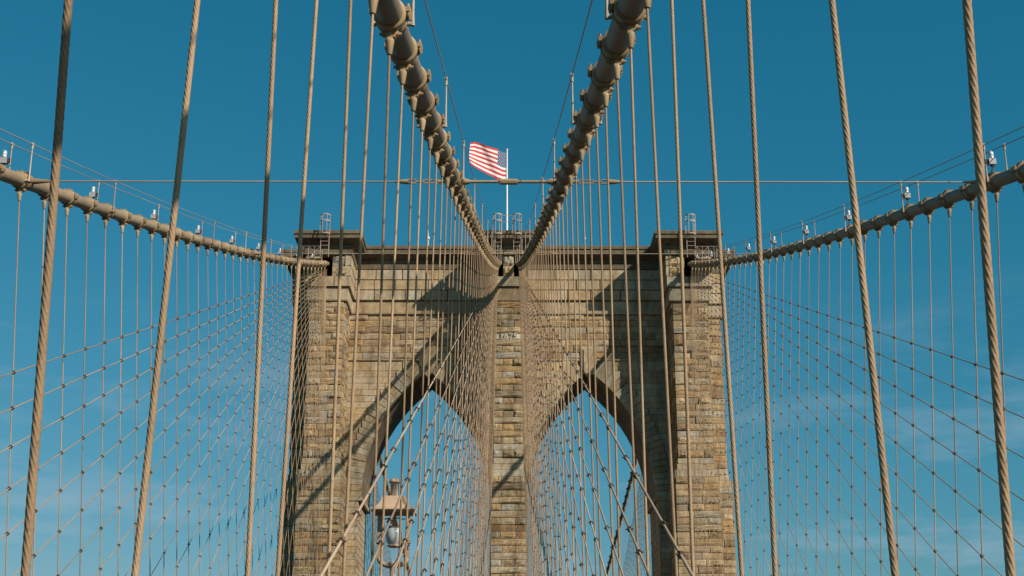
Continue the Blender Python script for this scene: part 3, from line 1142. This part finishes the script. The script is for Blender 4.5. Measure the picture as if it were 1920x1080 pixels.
# ------------------------------------------------------------------ cross ties between the cables
for y, lab in ((38.6, 'near cross tie with turnbuckles strung level between all four main cables'), (78.2, 'far thin cross tie strung level between main cables close to the tower')):
    zc = cab_z(y) + .02
    xi, xo = in_x(y), out_x(y)
    root = thing('cross_tie', (0, y, zc), lab, 'tie rod')
    mb = MB()
    mb.tube([(-xi + .2, y, zc), (xi - .2, y, zc)], .045, 10)
    mb.build('strut', M_BAND, root)
    mb = MB()
    mb.lathe([(.05, -.26), (.09, -.26), (.095, -.22), (.095, .22), (.09, .26), (.05, .26)], (0, y, zc), n=8, axis='x', smooth=False)
    mb.build('sleeve', M_BAND, root)
    for s in (-1, 1):
        mb = MB()
        mb.lathe([(.04, -.0), (.10, .02), (.10, .12), (.055, .26)] if s < 0 else [(.055, -.26), (.10, -.12), (.10, -.02), (.04, 0)], (s * (xi - .2), y, zc), n=10, axis='x')
        mb.lathe([(.26, -.12), (.26, .12)], (s * xi, y, zc), n=16, axis='y')
        mb.build('end_fitting', M_BAND, root)
        mb = MB()
        a = xi + .2
        mb.tube([(s * a, y, zc), (s * (a + .28), y, zc)], .05, 8)
        for zz in (-.05, .05):
            mb.box(min(s * (a + .25), s * (a + .72)), max(s * (a + .25), s * (a + .72)), y - .025, y + .025, zc + zz - .014, zc + zz + .014)
        mb.tube([(s * (a + .68), y, zc), (s * (a + .95), y, zc)], .03, 8)
        for zz in (-.055, .055):
            mb.box(min(s * (a + .92), s * (a + 1.2)), max(s * (a + .92), s * (a + 1.2)), y - .03, y + .03, zc + zz - .016, zc + zz + .016)
        mb.tube([(s * (a + 1.15), y, zc), (s * (a + 1.25), y, zc), (s * (a + 1.55), y, zc)], [.075, .075, .03], 10)
        mb.build('turnbuckle', M_BAND, root)
        mb = MB()
        mb.tube([(s * (a + 1.5), y, zc), (s * (xo - .5), y, zc)], .024 if y < 50 else .026, 8)
        mb.build('wire', M_WIRE, root)
        mb = MB()
        mb.tube([(s * (xo - .12), y, zc), (s * (xo - .34), y, zc), (s * (xo - .8), y, zc)], [.085, .085, .03], 10)
        mb.lathe([(.26, -.12), (.26, .12)], (s * xo, y, zc), n=16, axis='y')
        mb.build('end_fitting', M_BAND, root)

# ------------------------------------------------------------------ flag and pole
def pix(u, v, y):
    ct, st = math.cos(R(18)), math.sin(R(18))
    f = 1920 * 50 / 36
    yd = f * ct - (540 - v) * st
    zd = f * st + (540 - v) * ct
    return Vector(((u - 953) * y / yd, y, zd * y / yd))
PY = 125.0
ptop = pix(950, 282, PY).z
fp = thing('flagpole', (-.15, PY, 43.2), 'white flagpole standing on the tower roof above the centre pier', 'flagpole')
mb = MB()
mb.tube([(-.15, PY, 43.15), (-.15, PY, 48), (-.15, PY, ptop)], [.11, .09, .065], 12)
mb.build('pole', M_WHITE, fp)
mb = MB()
mb.lathe([(.0, .16), (.09, .13), (.12, .06), (.09, 0), (.03, -.03)], (-.15, PY, ptop), n=12)
mb.build('finial', M_WHITE, fp)
mb = MB()
mb.lathe([(.32, 0), (.32, .1), (.18, .16), (.14, .5)], (-.15, PY, 43.15), n=12)
mb.build('base', M_WHITE, fp)
flag = thing('flag', (-.15, PY, pix(950, 338, PY).z), 'red, white and blue striped flag with stars blowing left from the white pole', 'flag')
TOPE = [(0, 948.3, 285.5), (.2, 942, 283.5), (.4, 933, 279.5), (.6, 914, 274.5), (.75, 902, 269.5), (.9, 889, 265.8), (1, 881.5, 268)]
BOTE = [(0, 947.8, 339.5), (.2, 942, 339.5), (.4, 932, 336.5), (.6, 914, 327), (.75, 901, 320), (.9, 888, 313), (1, 879.5, 307)]
def curve(tab, s):
    for (a, b) in zip(tab[:-1], tab[1:]):
        if s <= b[0]:
            k = (s - a[0]) / (b[0] - a[0])
            return a[1] + (b[1] - a[1]) * k, a[2] + (b[2] - a[2]) * k
    return tab[-1][1:]
def fpos(s, t, off=0.0):
    ua, va = curve(TOPE, s)
    ub, vb = curve(BOTE, s)
    tt = t + .035 * math.sin(5.5 * s + 3 * t) * s * math.sin(math.pi * t)
    u, v = ua + (ub - ua) * t, va + (vb - va) * tt
    u -= 1.0 * math.sin(math.pi * t) * s ** 2
    v += 1.6 * math.sin(9 * s + 2.0 * t) * s * math.sin(math.pi * t)
    y = PY - 2.6 * s + .24 * math.sin(8.5 * s + 3.4 * t) * (.25 + s) + .10 * math.sin(17 * s - 5 * t) * (s + .1) + .05 * math.sin(27 * s + 7 * t) * s + off
    return pix(u, v, y)
NS, NT = 40, 26
mb = MB()
vs = [fpos(i / NS, j / NT) for j in range(NT + 1) for i in range(NS + 1)]
cl = []
fs = []
for j in range(NT):
    for i in range(NS):
        a = j * (NS + 1) + i
        fs.append((a, a + NS + 1, a + NS + 2, a + 1))
        stripe = j // 2
        canton = i < NS * .4 and stripe < 7
        cl.append(2 if canton else (0 if stripe % 2 == 0 else 1))
mb.add(vs, fs, True)
mb.mi = cl
cloth = mb.build('cloth', [M_RED, M_FWHITE, M_BLUE], flag)
mb = MB()
for r_ in range(9):
    nc = 6 if r_ % 2 == 0 else 5
    for c_ in range(nc):
        sc_ = .4 * ((c_ * 2 + (1 if r_ % 2 == 0 else 2)) / 12)
        tc_ = (7 / 13) * ((r_ + 1) / 10)
        for off in (-.025, .025):
            pts = []
            for q in range(10):
                rad = 1.0 if q % 2 == 0 else .42
                a = math.pi / 2 + q * math.pi / 5
                pts.append(fpos(max(.002, sc_ + .016 * rad * math.cos(a)), tc_ - .024 * rad * math.sin(a), off))
            mb.add([fpos(sc_, tc_, off)] + pts, [(0, 1 + q, 1 + (q + 1) % 10) for q in range(10)])
o = mb.build('stars', M_FWHITE, cloth)
o['kind'] = 'stuff'
o.matrix_parent_inverse = Matrix.Identity(4)

# ------------------------------------------------------------------ caged ladders, railings and rods on the tower
def ladder(x, y, z0, z1, ztop, label, w=.30):
    root = thing('caged_ladder', (x, y, z0), label, 'ladder', 'caged ladders on the tower')
    for e in (-1, 1):
        mb = MB()
        mb.tube([(x + e * w, y, z0), (x + e * w, y, ztop)], .03, 6)
        mb.build('rail', M_LADDER, root)
    z = z0 + .3
    while z < z1:
        mb = MB()
        mb.tube([(x - w, y, z), (x + w, y, z)], .02, 5)
        mb.build('rung', M_LADDER, root)
        z += .38
    def hoop(z, rad):
        mb = MB()
        pts = [(x + rad * math.cos(a), y - .05 - rad * math.sin(a) * 1.1, z) for a in [math.pi * i / 10 for i in range(11)]]
        for zz in (-.05, .05):
            pass
        vs = [(p[0], p[1], p[2] - .055) for p in pts] + [(p[0], p[1], p[2] + .055) for p in pts]
        n = len(pts)
        fs = [(i, i + 1, n + i + 1, n + i) for i in range(n - 1)]
        mb.add(vs, fs, True)
        inner = [(x + (q[0] - x) * .95, y + (q[1] - y) * .95, q[2]) for q in vs]
        mb.add(inner, [tuple(reversed(f)) for f in fs], True)
        mb.build('hoop', M_LADDER, root)
    rad = w * 1.25
    for z in (z1 - .35, (z1 + ztop) / 2 + .1, ztop - .06):
        hoop(z, rad)
    for a in (R(20), R(65), R(115), R(160)):
        mb = MB()
        px, py = x + rad * math.cos(a), y - .05 - rad * math.sin(a) * 1.1
        mb.box(px - .022, px + .022, py - .012, py + .012, z1 - .4, ztop)
        mb.build('strap', M_LADDER, root)
for s in (-1, 1):
    xl = s * 15.9 - .05
    ladder(xl, YF - 1.75, 40.6, 43.0, 44.45, 'caged steel ladder on the %s pier above the outer cable' % SIDE[s], .36)
    # small access railing where the outer cable enters the tower
    root = thing('access_railing', (s * 17.0, YF - 2.2, 40.3), 'light steel access railing beside the cable end at the %s pier' % SIDE[s], 'railing', 'access railings')
    x0, x1 = s * 16.3, s * 18.3
    zb = [cab_z(YF - 2) + .2, cab_z(YF - 2) + .2]
    for i in range(5):
        x = x0 + (x1 - x0) * i / 4
        mb = MB()
        mb.tube([(x, YF - 1.9, 40.35), (x, YF - 1.9, 41.55)], .019, 6)
        mb.build('post', M_LADDER, root)
    for zz in (41.0, 41.53):
        mb = MB()
        mb.tube([(x0, YF - 1.9, zz), (x1, YF - 1.9, zz)], .018, 6)
        mb.build('rail', M_LADDER, root)
    mb = MB()
    mb.box(min(x0, x1) - .1, max(x0, x1) + .1, YF - 2.1, YF + .2, 40.26, 40.36)
    mb.build('platform', M_CLAMP, root)
    mb = MB()
    mb.tube([(x0, YF - 1.9, 40.4), (x0 + (x1 - x0) * .5, YF - 1.9, 41.5)], .022, 6)
    mb.tube([(x0 + (x1 - x0) * .5, YF - 1.9, 40.4), (x0, YF - 1.9, 41.5)], .022, 6)
    mb.build('brace', M_LADDER, root)
    # lightning rod on the recessed cornice
    rx = s * 7.15 + (-.1 if s < 0 else -.25)
    root = thing('lightning_rod', (rx, 121.2, 43.1), 'thin white rod with a ball on the cornice over the %s arch' % SIDE[s], 'lightning rod', 'lightning rods on the cornice')
    mb = MB()
    mb.tube([(rx, 121.2, 43.1), (rx, 121.2, 44.05)], .03, 6)
    mb.tube([(rx, 121.2, 44.2), (rx, 121.2, 44.8)], [.04, .008], 6)
    mb.build('rod', M_WHITE, root)
    mb = MB()
    mb.lathe([(0, -.12), (.09, -.08), (.12, 0), (.09, .1), (.03, .2)], (rx, 121.2, 44.1), n=10)
    mb.build('ball', M_WHITE, root)
    xl = s * .86 - .1
    ladder(xl, YF - 1.75, 40.9, 43.0, 44.5, 'caged steel ladder at the centre pier, %s of the flagpole' % SIDE[s], .32)
root = thing('roof_railing', (-.1, YF - 1.3, 43.2), 'low pipe railing on the centre pier between the two caged ladders', 'railing')
for zz in (43.85, 44.42):
    mb = MB()
    mb.tube([(-.64, YF - 1.75, zz), (.44, YF - 1.75, zz)], .024, 6)
    mb.build('rail', M_LADDER, root)

# ------------------------------------------------------------------ promenade lamp
LY = 29.0
base = pix(739, 962, LY)
lx, lz = base.x, base.z
root = thing('promenade_lamp', (lx, LY, ROAD), 'tan lantern with flared roof, chimney vent and frosted globe behind the ropes', 'street lamp')
mb = MB()
hw = .445
prof = [(.40, 0), (hw, .01), (hw, .035), (.35, .085), (.29, .155), (.25, .235), (.232, .29), (.222, .32), (.0, .33)]
def square_loft(mb, prof, cx, cy, cz):
    vs = []
    for (r, h) in prof:
        vs += [(cx - r, cy - r, cz + h), (cx + r, cy - r, cz + h), (cx + r, cy + r, cz + h), (cx - r, cy + r, cz + h)]
    fs = [(3, 2, 1, 0)]
    for i in range(len(prof) - 1):
        for k in range(4):
            k2 = (k + 1) % 4
            fs.append((i * 4 + k, i * 4 + k2, (i + 1) * 4 + k2, (i + 1) * 4 + k))
    mb.add(vs, fs)
square_loft(mb, prof, lx, LY, lz)
roof = mb.build('roof', M_LAMP, root)
mb = MB()
mb.lathe([(.085, .32), (.085, .62), (.118, .62), (.118, .64), (.095, .69), (.05, .715), (0, .72)], (lx, LY, lz), n=20)
mb.build('chimney', M_LAMP, root)
for e in (-1, 1):
    mb = MB()
    x = lx + e * .285
    mb.box(x - .045, x + .045, LY - .04, LY + .04, lz - .92, lz)
    mb.box(x - .06, x + .06, LY - .055, LY + .055, lz - .62, lz - .56)
    mb.build('upright', M_LAMP, root)
    mb = MB()
    pts = []
    for i in range(9):
        a = math.pi / 2 * i / 8
        pts.append((lx + e * (.285 * math.cos(a)), LY, lz - .9 - .17 * math.sin(a)))
    mb.tube(pts, [.05] * 9, 8)
    mb.build('yoke_arm', M_LAMP, root)
mb = MB()
mb.lathe([(.04, .02), (.045, -.24), (.04, -.26), (.125, -.27), (.14, -.29), (.14, -.31)], (lx + .01, LY, lz), n=18)
mb.tube([(lx - .22, LY, lz - .13), (lx - .1, LY, lz - .105), (lx, LY, lz - .09), (lx + .1, LY, lz - .105), (lx + .22, LY, lz - .13)], .014, 6)
mb.build('globe_fitter', M_LAMP, root)
mb = MB()
mb.lathe([(.12, -.30), (.150, -.34), (.168, -.40), (.172, -.46), (.164, -.53), (.142, -.59), (.105, -.64), (.08, -.66)], (lx + .01, LY, lz), n=28)
mb.build('globe', M_GLOBE, root)
mb = MB()
mb.lathe([(.07, -.64), (.135, -.655), (.135, -.675), (.09, -.70), (.0, -.71)], (lx + .01, LY, lz), n=18)
mb.tube([(lx + .14, LY, lz - .29), (lx + .165, LY, lz - .5), (lx + .14, LY, lz - .66), (lx + .1, LY, lz - .9), (lx + .03, LY, lz - 1.02)], .012, 6)
mb.build('globe_cup', M_LAMP, root)
mb = MB()
mb.lathe([(0, -.98), (.075, -.98), (.09, -1.03), (.075, -1.09), (.06, -1.12), (.055, -1.3), (.068, -1.31), (.068, -1.34), (.055, -1.36), (.06, -3.5),
          (.085, -3.6), (.085, -3.9), (.11, -4.0), (.11, ROAD - lz + .5), (.2, ROAD - lz + .4), (.2, ROAD - lz)], (lx, LY, lz), n=18)
mb.build('post', M_LAMP, root)

# ------------------------------------------------------------------ lift everything from eye-relative to road level
for o in list(COL.objects):
    if o.parent is None and o.type in {'MESH', 'EMPTY'}:
        o.location.z += EYE
